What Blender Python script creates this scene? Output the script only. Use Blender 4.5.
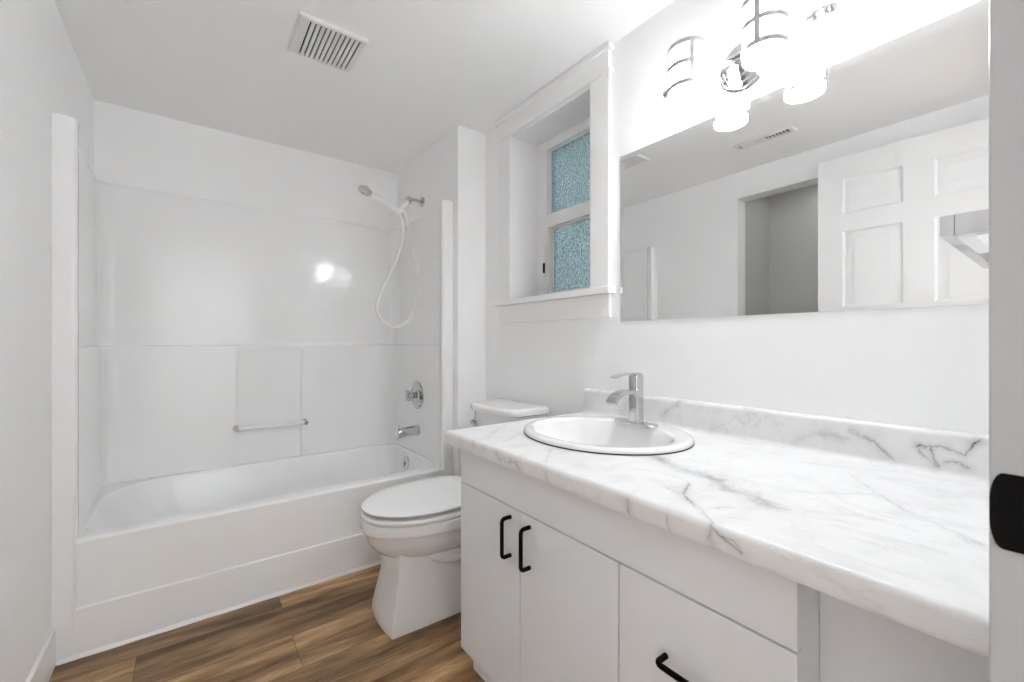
import bpy, bmesh, math, random
from mathutils import Vector, Matrix

# ------------------------------------------------------------------ camera, sky, light, exposure
for o in list(bpy.data.objects):
    bpy.data.objects.remove(o, do_unlink=True)
SC = bpy.context.scene
COL = SC.collection
PI = math.pi
CAM_Z = 1.0907
YAW = 0.6425
cam_data = bpy.data.cameras.new('camera')
cam = bpy.data.objects.new('camera', cam_data)
COL.objects.link(cam)
cam.location = (0, 0, CAM_Z)
cam.rotation_euler = (PI / 2, 0, -YAW)
cam_data.sensor_width = 36.0
cam_data.lens = 36.0 * 428.6 / 1024.0
cam_data.shift_y = 1.15 / 1024.0
cam_data.clip_start = 0.02
cam_data.dof.use_dof = True
cam_data.dof.focus_distance = 2.0
cam_data.dof.aperture_fstop = 9.0
SC.camera = cam

SC.view_settings.view_transform = 'Standard'
SC.view_settings.look = 'None'
SC.view_settings.gamma = 1.0
SC.view_settings.use_curve_mapping = False
SC.view_settings.exposure = 3.55
SC.cycles.max_bounces = 20
SC.cycles.diffuse_bounces = 16
SC.cycles.glossy_bounces = 8

SHADE_EMIT = 3.0       # lit frosted glass of the vanity light
DIFFUSER_EMIT = 7.0    # the open lower end of each shade
HALL_WATTS = 3.6       # unseen fill light added in the hall behind the camera
CLOSET_WATTS = 0.09

world = bpy.data.worlds.new('sky')
SC.world = world
world.use_nodes = True
wn = world.node_tree
wn.nodes.clear()
w_out = wn.nodes.new('ShaderNodeOutputWorld')
w_bg = wn.nodes.new('ShaderNodeBackground')
w_tc = wn.nodes.new('ShaderNodeTexCoord')
w_no = wn.nodes.new('ShaderNodeTexNoise')
w_no.inputs['Scale'].default_value = 5.0
w_no.inputs['Detail'].default_value = 4.0
w_rp = wn.nodes.new('ShaderNodeValToRGB')
w_rp.color_ramp.elements[0].position = 0.36
w_rp.color_ramp.elements[0].color = (0.13, 0.20, 0.23, 1)
w_rp.color_ramp.elements[1].position = 0.64
w_rp.color_ramp.elements[1].color = (0.80, 0.92, 0.96, 1)
wn.links.new(w_tc.outputs['Generated'], w_no.inputs['Vector'])
wn.links.new(w_no.outputs['Fac'], w_rp.inputs['Fac'])
wn.links.new(w_rp.outputs['Color'], w_bg.inputs['Color'])
w_bg.inputs['Strength'].default_value = 0.14
wn.links.new(w_bg.outputs['Background'], w_out.inputs['Surface'])

def area_light(name, loc, size, watts, color=(1, 1, 1), rot=(0, 0, 0)):
    d = bpy.data.lights.new(name, 'AREA')
    d.shape = 'SQUARE'
    d.size = size
    d.energy = watts
    d.color = color
    o = bpy.data.objects.new(name, d)
    o.location = loc
    o.rotation_euler = rot
    COL.objects.link(o)
    return o
# added fill light, unseen behind the camera: it lights the hall wall, the wall's glow comes in through the doorway
hl = area_light('hall_fill_light', (0.3, -0.35, 2.2), 0.3, HALL_WATTS, (0.92, 0.965, 1.0))
hl.data.spread = math.radians(120)
hl.rotation_euler = (Vector((0.3, -1.5, 1.0)) - hl.location).to_track_quat('-Z', 'Y').to_euler()
area_light('closet_fill_light', (-0.75, 1.0, 2.25), 0.25, CLOSET_WATTS)  # added fill with no fixture, brightens the closet interior

# ------------------------------------------------------------------ helpers
def node_mat(name):
    m = bpy.data.materials.new(name)
    m.use_nodes = True
    nt = m.node_tree
    return m, nt, nt.nodes['Principled BSDF']

def L(nt, a, b):
    nt.links.new(a, b)

def paint(name, col, rough=0.5, metallic=0.0, coat=0.0, bump=0.0, bscale=300.0, spec=0.5, var=0.0):
    m, nt, b = node_mat(name)
    b.inputs['Base Color'].default_value = (*col, 1)
    b.inputs['Roughness'].default_value = rough
    b.inputs['Metallic'].default_value = metallic
    b.inputs['Coat Weight'].default_value = coat
    b.inputs['Coat Roughness'].default_value = 0.04
    b.inputs['Specular IOR Level'].default_value = spec
    tc = nt.nodes.new('ShaderNodeTexCoord')
    n = nt.nodes.new('ShaderNodeTexNoise')
    n.inputs['Scale'].default_value = bscale
    n.inputs['Detail'].default_value = 2.0
    L(nt, tc.outputs['Object'], n.inputs['Vector'])
    if bump > 0:
        bp = nt.nodes.new('ShaderNodeBump')
        bp.inputs['Strength'].default_value = bump
        bp.inputs['Distance'].default_value = 0.001
        L(nt, n.outputs['Fac'], bp.inputs['Height'])
        L(nt, bp.outputs['Normal'], b.inputs['Normal'])
    r = nt.nodes.new('ShaderNodeMapRange')      # faint roughness variation
    r.inputs['To Min'].default_value = max(0.0, rough - 0.03)
    r.inputs['To Max'].default_value = rough + 0.03
    L(nt, n.outputs['Fac'], r.inputs['Value'])
    L(nt, r.outputs['Result'], b.inputs['Roughness'])
    return m

def root_loc(o):
    v = Vector((0, 0, 0))
    while o is not None:
        v = v + o.location
        o = o.parent
    return v

def tag(o, label=None, cat=None, group=None, kind=None):
    if label: o['label'] = label
    if cat: o['category'] = cat
    if group: o['group'] = group
    if kind: o['kind'] = kind
    return o

def thing(name, loc, label, cat, group=None):
    o = bpy.data.objects.new(name, None)
    o.empty_display_size = 0.05
    o.location = loc
    COL.objects.link(o)
    return tag(o, label, cat, group)

def obj(name, bm, m, parent=None, angle=38.0, label=None, wn=True, origin=None, weld=False):
    """link bm (built in world coordinates) as one mesh object"""
    if weld: bmesh.ops.remove_doubles(bm, verts=bm.verts, dist=1e-5)
    bmesh.ops.recalc_face_normals(bm, faces=bm.faces)
    off = root_loc(parent) if parent else Vector(origin or (0, 0, 0))
    bm.transform(Matrix.Translation(-off))
    me = bpy.data.meshes.new(name)
    bm.to_mesh(me)
    bm.free()
    if m: me.materials.append(m)
    for p in me.polygons: p.use_smooth = True
    me.set_sharp_from_angle(angle=math.radians(angle))
    o = bpy.data.objects.new(name, me)
    COL.objects.link(o)
    if parent:
        o.parent = parent
    else:
        o.location = off
    if wn:
        md = o.modifiers.new('weighted', 'WEIGHTED_NORMAL')
        md.keep_sharp = True
    if label: o['label'] = label
    return o

def struct(name, bm, m, **kw):
    o = obj(name, bm, m, **kw)
    o['kind'] = 'structure'
    return o

def BM():
    return bmesh.new()

def box(bm, lo, hi, bev=0.0, seg=2):
    x0, y0, z0 = [min(a, b) for a, b in zip(lo, hi)]
    x1, y1, z1 = [max(a, b) for a, b in zip(lo, hi)]
    t = bmesh.new()
    v = [t.verts.new(p) for p in ((x0, y0, z0), (x1, y0, z0), (x1, y1, z0), (x0, y1, z0),
                                  (x0, y0, z1), (x1, y0, z1), (x1, y1, z1), (x0, y1, z1))]
    for f in ((3, 2, 1, 0), (4, 5, 6, 7), (0, 1, 5, 4), (1, 2, 6, 5), (2, 3, 7, 6), (3, 0, 4, 7)):
        t.faces.new([v[i] for i in f])
    if bev > 0:
        bmesh.ops.bevel(t, geom=list(t.edges), offset=bev, segments=seg, profile=0.5, affect='EDGES')
    merge(bm, t)

def merge(bm, t, M=None):
    if M is not None: t.transform(M)
    vm = {}
    for v in t.verts: vm[v] = bm.verts.new(v.co)
    for f in t.faces:
        try: bm.faces.new([vm[v] for v in f.verts])
        except ValueError: pass
    t.free()

def loft(bm, rings, closed=True, cap0=True, cap1=True):
    vs = [[bm.verts.new(p) for p in r] for r in rings]
    n = len(rings[0])
    for a, b in zip(vs, vs[1:]):
        for i in range(n if closed else n - 1):
            j = (i + 1) % n
            bm.faces.new((a[i], a[j], b[j], b[i]))
    if closed and cap0: bm.faces.new(list(reversed(vs[0])))
    if closed and cap1: bm.faces.new(vs[-1])
    return vs

def tube(bm, pts, r, seg=12, caps=True):
    pts = [Vector(p) for p in pts]
    rs = r if isinstance(r, (list, tuple)) else [r] * len(pts)
    tang = []
    for i in range(len(pts)):
        a = pts[max(i - 1, 0)]; b = pts[min(i + 1, len(pts) - 1)]
        tang.append((b - a).normalized())
    ref = Vector((0, 0, 1)) if abs(tang[0].z) < 0.9 else Vector((1, 0, 0))
    n = (ref - tang[0] * ref.dot(tang[0])).normalized()
    rings = []
    for p, t, rr in zip(pts, tang, rs):
        n = (n - t * n.dot(t)).normalized()
        b = t.cross(n)
        rings.append([p + (n * math.cos(2 * PI * k / seg) + b * math.sin(2 * PI * k / seg)) * rr for k in range(seg)])
    loft(bm, rings, True, caps, caps)

def lathe(bm, prof, origin, axis=(0, 0, 1), seg=32, caps=True):
    """prof: list of (radius, distance along axis)"""
    q = Vector((0, 0, 1)).rotation_difference(Vector(axis).normalized())
    rings = []
    for r, t in prof:
        rings.append([Vector(origin) + q @ Vector((max(r, 1e-5) * math.cos(2 * PI * k / seg), max(r, 1e-5) * math.sin(2 * PI * k / seg), t)) for k in range(seg)])
    loft(bm, rings, True, caps, caps)

def spline(pts, n=8):
    pts = [Vector(p) for p in pts]
    out = []
    P = [pts[0] * 2 - pts[1]] + pts + [pts[-1] * 2 - pts[-2]]
    for i in range(1, len(P) - 2):
        p0, p1, p2, p3 = P[i - 1:i + 3]
        for k in range(n):
            t = k / n
            out.append(0.5 * ((2 * p1) + (p2 - p0) * t + (2 * p0 - 5 * p1 + 4 * p2 - p3) * t * t + (3 * p1 - p0 - 3 * p2 + p3) * t ** 3))
    out.append(pts[-1])
    return out

def prism(bm, poly, axis, a, b):
    """extrude a 2-D polygon along an axis ('x','y','z') from a to b"""
    def P(u, v, w):
        return {'x': (w, u, v), 'y': (u, w, v), 'z': (u, v, w)}[axis]
    loft(bm, [[P(u, v, a) for u, v in poly], [P(u, v, b) for u, v in poly]])

def rrect(cx, cy, hx, hy, r, z, n=8):
    """rounded rectangle ring in plan; r may be one radius or four (++, -+, --, +-)"""
    rr = r if isinstance(r, (list, tuple)) else [r] * 4
    out = []
    for (sx, sy), q, a0 in zip(((1, 1), (-1, 1), (-1, -1), (1, -1)), rr, (0, PI / 2, PI, 1.5 * PI)):
        for k in range(n + 1):
            a = a0 + (PI / 2) * k / n
            out.append((cx + sx * (hx - q) + q * math.cos(a), cy + sy * (hy - q) + q * math.sin(a), z))
    return out

# ------------------------------------------------------------------ materials
M = {}
M['wall'] = paint('wall_paint', (0.915, 0.917, 0.92), 0.55, bump=0.08, bscale=450)
M['ceiling'] = paint('ceiling_paint', (0.935, 0.937, 0.94), 0.7, bump=0.1, bscale=350)
M['trim'] = paint('trim_paint', (0.89, 0.89, 0.89), 0.35)
M['acrylic'] = paint('white_acrylic', (0.90, 0.903, 0.905), 0.11, spec=0.42)
M['porcelain'] = paint('porcelain', (0.88, 0.88, 0.88), 0.08, coat=0.5)
M['seat'] = paint('seat_plastic', (0.88, 0.88, 0.88), 0.18)
M['cabinet'] = paint('cabinet_melamine', (0.82, 0.845, 0.875), 0.38)
M['black'] = paint('black_metal', (0.004, 0.004, 0.004), 0.5, spec=0.1)
M['shadow_gap'] = paint('cavity_shade', (0.02, 0.02, 0.02), 0.9)  # near-black colour stands for the shade inside openings
M['rubber'] = paint('grey_seal', (0.06, 0.06, 0.06), 0.6)
M['chrome'] = paint('chrome', (0.60, 0.605, 0.61), 0.06, metallic=1.0)
M['nickel'] = paint('brushed_nickel', (0.75, 0.75, 0.75), 0.30, metallic=1.0)
M['mirror'] = paint('mirror_glass', (0.90, 0.905, 0.905), 0.0, metallic=1.0)
M['mirror'].node_tree.nodes['Principled BSDF'].inputs['Roughness'].default_value = 0.0
for l in list(M['mirror'].node_tree.links):
    if l.to_socket.name == 'Roughness': M['mirror'].node_tree.links.remove(l)
M['jamb'] = paint('shaded_jamb_paint', (0.48, 0.495, 0.51), 0.4)  # white trim colour darkened to imitate shade on the door jamb
M['vinyl'] = paint('window_vinyl', (0.86, 0.86, 0.865), 0.3)
M['grille'] = paint('fan_plastic', (0.80, 0.80, 0.79), 0.4)
M['white_plastic'] = paint('white_plastic', (0.85, 0.85, 0.84), 0.3)
M['caulk'] = paint('white_caulk', (0.85, 0.85, 0.85), 0.45)
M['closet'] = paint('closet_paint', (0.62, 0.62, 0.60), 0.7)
M['pink_vinyl'] = paint('sash_vinyl', (0.80, 0.77, 0.755), 0.35)

m, nt, b = node_mat('clear_acrylic')
b.inputs['Base Color'].default_value = (0.95, 0.96, 0.96, 1)
b.inputs['Transmission Weight'].default_value = 0.2
b.inputs['Roughness'].default_value = 0.12
b.inputs['IOR'].default_value = 1.45
M['clear'] = m

m, nt, b = node_mat('lit_frosted_glass')
b.inputs['Base Color'].default_value = (0.95, 0.95, 0.95, 1)
b.inputs['Roughness'].default_value = 0.3
b.inputs['Emission Color'].default_value = (0.955, 0.982, 1.0, 1)
b.inputs['Emission Strength'].default_value = SHADE_EMIT
M['lit'] = m
m, nt, b = node_mat('lit_lower_diffuser')
b.inputs['Base Color'].default_value = (0.95, 0.95, 0.95, 1)
b.inputs['Emission Color'].default_value = (0.955, 0.982, 1.0, 1)
b.inputs['Emission Strength'].default_value = DIFFUSER_EMIT
M['diffuser'] = m
M['band'] = paint('grey_metal_band', (0.50, 0.50, 0.50), 0.4, metallic=1.0)
M['door'] = paint('door_paint', (0.82, 0.82, 0.82), 0.4)

# obscure window glass
m, nt, b = node_mat('obscure_glass')
b.inputs['Transmission Weight'].default_value = 0.9
b.inputs['Roughness'].default_value = 0.03
b.inputs['IOR'].default_value = 1.45
tc = nt.nodes.new('ShaderNodeTexCoord')
mp = nt.nodes.new('ShaderNodeMapping')
mp.inputs['Scale'].default_value = (1, 1, 0.75)
vo = nt.nodes.new('ShaderNodeTexVoronoi')
vo.inputs['Scale'].default_value = 125.0
vo.feature = 'F1'
no = nt.nodes.new('ShaderNodeTexNoise')
no.inputs['Scale'].default_value = 165.0
no.inputs['Detail'].default_value = 3.0
cr = nt.nodes.new('ShaderNodeValToRGB')
cr.color_ramp.elements[0].position = 0.42
cr.color_ramp.elements[0].color = (0.15, 0.27, 0.30, 1)
cr.color_ramp.elements[1].position = 0.58
cr.color_ramp.elements[1].color = (0.93, 1.0, 1.0, 1)
mx = nt.nodes.new('ShaderNodeMath'); mx.operation = 'ADD'
bp = nt.nodes.new('ShaderNodeBump')
bp.inputs['Strength'].default_value = 1.0
bp.inputs['Distance'].default_value = 0.005
L(nt, tc.outputs['Object'], mp.inputs['Vector'])
L(nt, mp.outputs['Vector'], vo.inputs['Vector'])
L(nt, mp.outputs['Vector'], no.inputs['Vector'])
L(nt, no.outputs['Fac'], cr.inputs['Fac'])
L(nt, cr.outputs['Color'], b.inputs['Base Color'])
L(nt, vo.outputs['Distance'], mx.inputs[0])
L(nt, no.outputs['Fac'], mx.inputs[1])
L(nt, mx.outputs['Value'], bp.inputs['Height'])
L(nt, bp.outputs['Normal'], b.inputs['Normal'])
M['obscure'] = m

# plank floor
m, nt, b = node_mat('oak_vinyl_planks')
tc = nt.nodes.new('ShaderNodeTexCoord')
mp = nt.nodes.new('ShaderNodeMapping')
mp.inputs['Location'].default_value = (0.92, 0.23, 0)      # puts plank seams on y = 1.57, 1.77 ...
L(nt, tc.outputs['Object'], mp.inputs['Vector'])
br = nt.nodes.new('ShaderNodeTexBrick')
br.inputs['Scale'].default_value = 1.0
br.inputs['Brick Width'].default_value = 1.22
br.inputs['Row Height'].default_value = 0.2
br.inputs['Mortar Size'].default_value = 0.0012
br.inputs['Mortar Smooth'].default_value = 0.2
br.inputs['Bias'].default_value = 0.0
br.offset = 0.37
br.offset_frequency = 2
br.inputs['Color1'].default_value = (0.0, 0.0, 0.0, 1)
br.inputs['Color2'].default_value = (1.0, 1.0, 1.0, 1)
br.inputs['Mortar'].default_value = (0.5, 0.5, 0.5, 1)
L(nt, mp.outputs['Vector'], br.inputs['Vector'])
# per plank offset of the grain
sep = nt.nodes.new('ShaderNodeSeparateColor')
L(nt, br.outputs['Color'], sep.inputs['Color'])
sc = nt.nodes.new('ShaderNodeMath'); sc.operation = 'MULTIPLY'; sc.inputs[1].default_value = 7.0
L(nt, sep.outputs['Red'], sc.inputs[0])
cmb = nt.nodes.new('ShaderNodeCombineXYZ')
L(nt, sc.outputs['Value'], cmb.inputs['X']); L(nt, sc.outputs['Value'], cmb.inputs['Z'])
ad = nt.nodes.new('ShaderNodeVectorMath'); ad.operation = 'ADD'
L(nt, tc.outputs['Object'], ad.inputs[0]); L(nt, cmb.outputs['Vector'], ad.inputs[1])
def grain(scale, detail, sx, sy, dist=0.0):
    g = nt.nodes.new('ShaderNodeTexNoise')
    g.inputs['Scale'].default_value = scale
    g.inputs['Detail'].default_value = detail
    g.inputs['Distortion'].default_value = dist
    mm = nt.nodes.new('ShaderNodeMapping')
    mm.inputs['Scale'].default_value = (sx, sy, 1)
    L(nt, ad.outputs['Vector'], mm.inputs['Vector'])
    L(nt, mm.outputs['Vector'], g.inputs['Vector'])
    return g
g1 = grain(2.6, 7.0, 0.8, 6.0, 0.35)
g2 = grain(16.0, 7.0, 0.9, 16.0, 0.25)
g3 = grain(1.3, 2.0, 0.8, 2.5)
r1 = nt.nodes.new('ShaderNodeValToRGB')
e = r1.color_ramp.elements
e[0].position = 0.33; e[0].color = (0.125, 0.062, 0.025, 1)
e[1].position = 0.66; e[1].color = (0.56, 0.365, 0.185, 1)
k = e.new(0.50); k.color = (0.33, 0.190, 0.085, 1)
L(nt, g1.outputs['Fac'], r1.inputs['Fac'])
r2 = nt.nodes.new('ShaderNodeValToRGB')
r2.color_ramp.elements[0].position = 0.36; r2.color_ramp.elements[0].color = (0.55, 0.52, 0.49, 1)
r2.color_ramp.elements[1].position = 0.62; r2.color_ramp.elements[1].color = (1.12, 1.12, 1.12, 1)
L(nt, g2.outputs['Fac'], r2.inputs['Fac'])
mu = nt.nodes.new('ShaderNodeMix'); mu.data_type = 'RGBA'; mu.blend_type = 'MULTIPLY'
mu.inputs['Factor'].default_value = 0.75
L(nt, r1.outputs['Color'], mu.inputs[6]); L(nt, r2.outputs['Color'], mu.inputs[7])
r3 = nt.nodes.new('ShaderNodeMapRange')
r3.inputs['To Min'].default_value = 0.68; r3.inputs['To Max'].default_value = 1.45
L(nt, sep.outputs['Red'], r3.inputs['Value'])
mu2 = nt.nodes.new('ShaderNodeVectorMath'); mu2.operation = 'SCALE'
L(nt, mu.outputs[2], mu2.inputs[0]); L(nt, r3.outputs['Result'], mu2.inputs['Scale'])
mo = nt.nodes.new('ShaderNodeMix'); mo.data_type = 'RGBA'
fm = nt.nodes.new('ShaderNodeMath'); fm.operation = 'MULTIPLY'; fm.inputs[1].default_value = 0.55
L(nt, br.outputs['Fac'], fm.inputs[0]); L(nt, fm.outputs[0], mo.inputs['Factor'])
L(nt, mu2.outputs['Vector'], mo.inputs[6]); mo.inputs[7].default_value = (0.03, 0.018, 0.01, 1)
L(nt, mo.outputs[2], b.inputs['Base Color'])
b.inputs['Roughness'].default_value = 0.42
bp = nt.nodes.new('ShaderNodeBump'); bp.inputs['Strength'].default_value = 0.15; bp.inputs['Distance'].default_value = 0.002
L(nt, g2.outputs['Fac'], bp.inputs['Height']); L(nt, bp.outputs['Normal'], b.inputs['Normal'])
M['floor'] = m

# marble-look laminate; the veins run where they do on the real top
VEINS = [
 ([(0.94, 0.652, 0.8), (0.9, 0.553, 0.8), (0.891, 0.471, 0.8), (0.849, 0.424, 0.8), (0.853, 0.386, 0.8), (0.832, 0.339, 0.8)],0.034,0.34),
 ([(0.891, 0.471, 0.8), (0.849, 0.424, 0.8), (0.853, 0.386, 0.8), (0.83, 0.334, 0.8)],0.01,0.16),
 ([(0.824, 0.488, 0.8), (0.751, 0.463, 0.8), (0.717, 0.413, 0.8), (0.681, 0.37, 0.8), (0.665, 0.356, 0.796), (0.665, 0.339, 0.786), (0.665, 0.326, 0.777), (0.665, 0.31, 0.773)],0.0045,0.45),
 ([(0.665, 0.339, 0.786), (0.665, 0.319, 0.787), (0.665, 0.31, 0.773)],0.003,0.4),
 ([(0.717, 0.413, 0.8), (0.718, 0.401, 0.8), (0.768, 0.369, 0.8)],0.004,0.25),
 ([(0.712, 0.352, 0.8), (0.729, 0.33, 0.8)],0.004,0.25),
 ([(0.763, 0.503, 0.8), (0.751, 0.463, 0.8)],0.004,0.2),
 ([(0.665, 1.086, 0.801), (0.665, 1.075, 0.786)],0.006,0.3),
 ([(0.665, 0.957, 0.79), (0.665, 0.942, 0.774), (0.665, 0.872, 0.782), (0.665, 0.863, 0.771)],0.009,0.24),
 ([(0.726, 1.098, 0.8), (0.912, 1.242, 0.8)],0.006,0.18),
 ([(0.739, 1.021, 0.8), (0.842, 1.083, 0.8), (0.806, 0.987, 0.8)],0.006,0.15),
 ([(0.665, 0.759, 0.781), (0.665, 0.749, 0.765)],0.006,0.34),
 ([(0.681, 0.778, 0.8), (0.784, 0.87, 0.8), (0.809, 0.838, 0.8)],0.006,0.18),
 ([(0.665, 0.523, 0.79), (0.665, 0.516, 0.769)],0.006,0.26),
 ([(0.665, 0.435, 0.788), (0.665, 0.431, 0.768)],0.004,0.3),
 ([(1.159, 0.304, 0.8), (1.062, 0.244, 0.8), (1.001, 0.195, 0.8), (0.957, 0.144, 0.8), (0.909, 0.09, 0.8)],0.004,0.20),
 ([(0.947, 0.33, 0.8), (0.994, 0.281, 0.8), (1.048, 0.241, 0.8)],0.004,0.15),
 ([(1.182, 0.414, 0.8), (1.218, 0.325, 0.8), (1.27, 0.248, 0.8)],0.008,0.12),
 ([(1.313, 0.348, 0.872), (1.313, 0.305, 0.848), (1.313, 0.267, 0.818)],0.008,0.32),
 ([(1.313, 0.225, 0.856), (1.313, 0.204, 0.858), (1.313, 0.177, 0.861), (1.313, 0.152, 0.854), (1.313, 0.133, 0.885)],0.0035,0.6),
 ([(1.313, 0.204, 0.858), (1.313, 0.201, 0.835), (1.313, 0.198, 0.818)],0.005,0.6),
 ([(1.313, 0.225, 0.856), (1.313, 0.215, 0.838), (1.313, 0.198, 0.818)],0.004,0.3),
 ([(1.313, 0.188, 0.826), (1.313, 0.161, 0.835), (1.313, 0.142, 0.826)],0.003,0.5),
 ([(1.313, 0.874, 0.841), (1.313, 0.843, 0.866), (1.313, 0.817, 0.889)],0.012,0.2),
 ([(1.313, 0.617, 0.903), (1.313, 0.583, 0.889)],0.008,0.16),
 ([(1.313, 0.471, 0.82), (1.313, 0.423, 0.852), (1.313, 0.348, 0.847)],0.014,0.16),
 ([(1.313, 0.572, 0.85), (1.313, 0.558, 0.872)],0.005,0.18),
]
m, nt, b = node_mat('marble_laminate')
VM = {'top': (1, 1, 0.12), 'spl': (0.12, 1, 1), 'fr': (0.12, 1, 1)}
def vmath(op, a, c=None):
    n = nt.nodes.new('ShaderNodeVectorMath'); n.operation = op
    for i, q in enumerate((a, c)):
        if q is None: continue
        if isinstance(q, (tuple, list, Vector)): n.inputs[i].default_value = tuple(q)
        else: L(nt, q, n.inputs[i])
    return n
def fmath(op, a, c=None, clamp=False):
    n = nt.nodes.new('ShaderNodeMath'); n.operation = op; n.use_clamp = clamp
    for i, q in enumerate((a, c)):
        if q is None: continue
        if isinstance(q, (int, float)): n.inputs[i].default_value = q
        else: L(nt, q, n.inputs[i])
    return n.outputs[0]
geo = nt.nodes.new('ShaderNodeTexCoord')
pos = geo.outputs['Object']
wz = nt.nodes.new('ShaderNodeTexNoise'); wz.inputs['Scale'].default_value = 34.0; wz.inputs['Detail'].default_value = 7.0; wz.inputs['Roughness'].default_value = 0.62
L(nt, pos, wz.inputs['Vector'])
wo = vmath('SUBTRACT', wz.outputs['Color'], (0.5, 0.5, 0.5))
wsn = nt.nodes.new('ShaderNodeVectorMath'); wsn.operation = 'SCALE'; wsn.inputs['Scale'].default_value = 0.03
L(nt, wo.outputs[0], wsn.inputs[0])
wp = vmath('ADD', pos, wsn.outputs[0]).outputs[0]
nz = nt.nodes.new('ShaderNodeTexNoise'); nz.inputs['Scale'].default_value = 18.0; nz.inputs['Detail'].default_value = 5.0
L(nt, pos, nz.inputs['Vector'])
breakup = nt.nodes.new('ShaderNodeMapRange')
breakup.inputs['From Min'].default_value = 0.30; breakup.inputs['From Max'].default_value = 0.62
breakup.inputs['To Min'].default_value = 0.35; breakup.inputs['To Max'].default_value = 1.15
L(nt, nz.outputs['Fac'], breakup.inputs['Value'])
wps = {k: vmath('MULTIPLY', wp, v).outputs[0] for k, v in VM.items()}
wm = nt.nodes.new('ShaderNodeTexNoise'); wm.inputs['Scale'].default_value = 60.0; wm.inputs['Detail'].default_value = 3.0
L(nt, pos, wm.inputs['Vector'])
wmr = nt.nodes.new('ShaderNodeMapRange'); wmr.inputs['From Min'].default_value = 0.3; wmr.inputs['From Max'].default_value = 0.7
wmr.inputs['To Min'].default_value = 0.35; wmr.inputs['To Max'].default_value = 1.5
L(nt, wm.outputs['Fac'], wmr.inputs['Value'])
widthmod = wmr.outputs['Result']
total = None
for pts, w, dk in VEINS:
    dmin = None
    for a, c in zip(pts, pts[1:]):
        kind = 'spl' if a[0] > 1.3 else ('fr' if abs(a[0] - 0.665) < 0.01 and abs(c[0] - 0.665) < 0.01 else 'top')
        a = Vector([q * w_ for q, w_ in zip(a, VM[kind])]); c = Vector([q * w_ for q, w_ in zip(c, VM[kind])]); ba = c - a
        pa = vmath('SUBTRACT', wps[kind], a).outputs[0]
        d = vmath('DOT_PRODUCT', pa, ba / ba.length_squared).outputs['Value']
        h = fmath('ADD', d, 0.0, True)
        sv = nt.nodes.new('ShaderNodeVectorMath'); sv.operation = 'SCALE'
        sv.inputs[0].default_value = ba
        L(nt, h, sv.inputs['Scale'])
        df = vmath('SUBTRACT', pa, sv.outputs[0]).outputs[0]
        ln = vmath('LENGTH', df).outputs['Value']
        dmin = ln if dmin is None else fmath('MINIMUM', dmin, ln)
    ww = fmath('MULTIPLY', widthmod, w)
    f = fmath('DIVIDE', dmin, ww)
    f = fmath('SUBTRACT', 1.0, f, True)
    f = fmath('MULTIPLY', f, min(0.85, dk * 1.5))
    hl = fmath('DIVIDE', dmin, 0.012 + w * 2.2)
    hl = fmath('SUBTRACT', 1.0, hl, True)
    hl = fmath('MULTIPLY', fmath('MULTIPLY', hl, hl), dk * 0.55)
    f = fmath('MAXIMUM', f, hl)
    total = f if total is None else fmath('MAXIMUM', total, f)
total = fmath('MULTIPLY', total, breakup.outputs['Result'])
# the faint veining over the whole sheet
mpv = nt.nodes.new('ShaderNodeMapping')
mpv.inputs['Rotation'].default_value = (0.3, 0.2, 0.5)
mpv.inputs['Scale'].default_value = (2.2, 0.8, 2.0)
L(nt, pos, mpv.inputs['Vector'])
n5 = nt.nodes.new('ShaderNodeTexNoise'); n5.inputs['Scale'].default_value = 3.2; n5.inputs['Detail'].default_value = 7.0
n5.inputs['Roughness'].default_value = 0.55; n5.inputs['Distortion'].default_value = 0.9
L(nt, mpv.outputs['Vector'], n5.inputs['Vector'])
ridge = fmath('ABSOLUTE', fmath('SUBTRACT', n5.outputs['Fac'], 0.5))
ridge = fmath('SUBTRACT', 1.0, fmath('DIVIDE', ridge, 0.035), True)
n6 = nt.nodes.new('ShaderNodeTexNoise'); n6.inputs['Scale'].default_value = 4.0
L(nt, pos, n6.inputs['Vector'])
msk = nt.nodes.new('ShaderNodeMapRange'); msk.inputs['From Min'].default_value = 0.42; msk.inputs['From Max'].default_value = 0.65
L(nt, n6.outputs['Fac'], msk.inputs['Value'])
ridge = fmath('MULTIPLY', fmath('MULTIPLY', ridge, msk.outputs['Result']), 0.13)
n8 = nt.nodes.new('ShaderNodeTexNoise'); n8.inputs['Scale'].default_value = 7.0; n8.inputs['Detail'].default_value = 6.0
n8.inputs['Distortion'].default_value = 1.4
L(nt, mpv.outputs['Vector'], n8.inputs['Vector'])
ridge2 = fmath('ABSOLUTE', fmath('SUBTRACT', n8.outputs['Fac'], 0.52))
ridge2 = fmath('SUBTRACT', 1.0, fmath('DIVIDE', ridge2, 0.010), True)
ridge2 = fmath('MULTIPLY', fmath('MULTIPLY', ridge2, msk.outputs['Result']), 0.20)
ridge = fmath('MAXIMUM', ridge, ridge2)
cloud = nt.nodes.new('ShaderNodeMapRange')
cloud.inputs['From Min'].default_value = 0.5; cloud.inputs['From Max'].default_value = 0.75
cloud.inputs['To Max'].default_value = 0.10
L(nt, nz.outputs['Fac'], cloud.inputs['Value'])
total = fmath('MAXIMUM', total, ridge)
total = fmath('ADD', total, cloud.outputs['Result'], True)
mc = nt.nodes.new('ShaderNodeMix'); mc.data_type = 'RGBA'
mc.inputs[6].default_value = (0.83, 0.83, 0.833, 1)
mc.inputs[7].default_value = (0.04, 0.04, 0.045, 1)
L(nt, total, mc.inputs['Factor'])
L(nt, mc.outputs[2], b.inputs['Base Color'])
b.inputs['Roughness'].default_value = 0.30
M['marble'] = m

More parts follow.
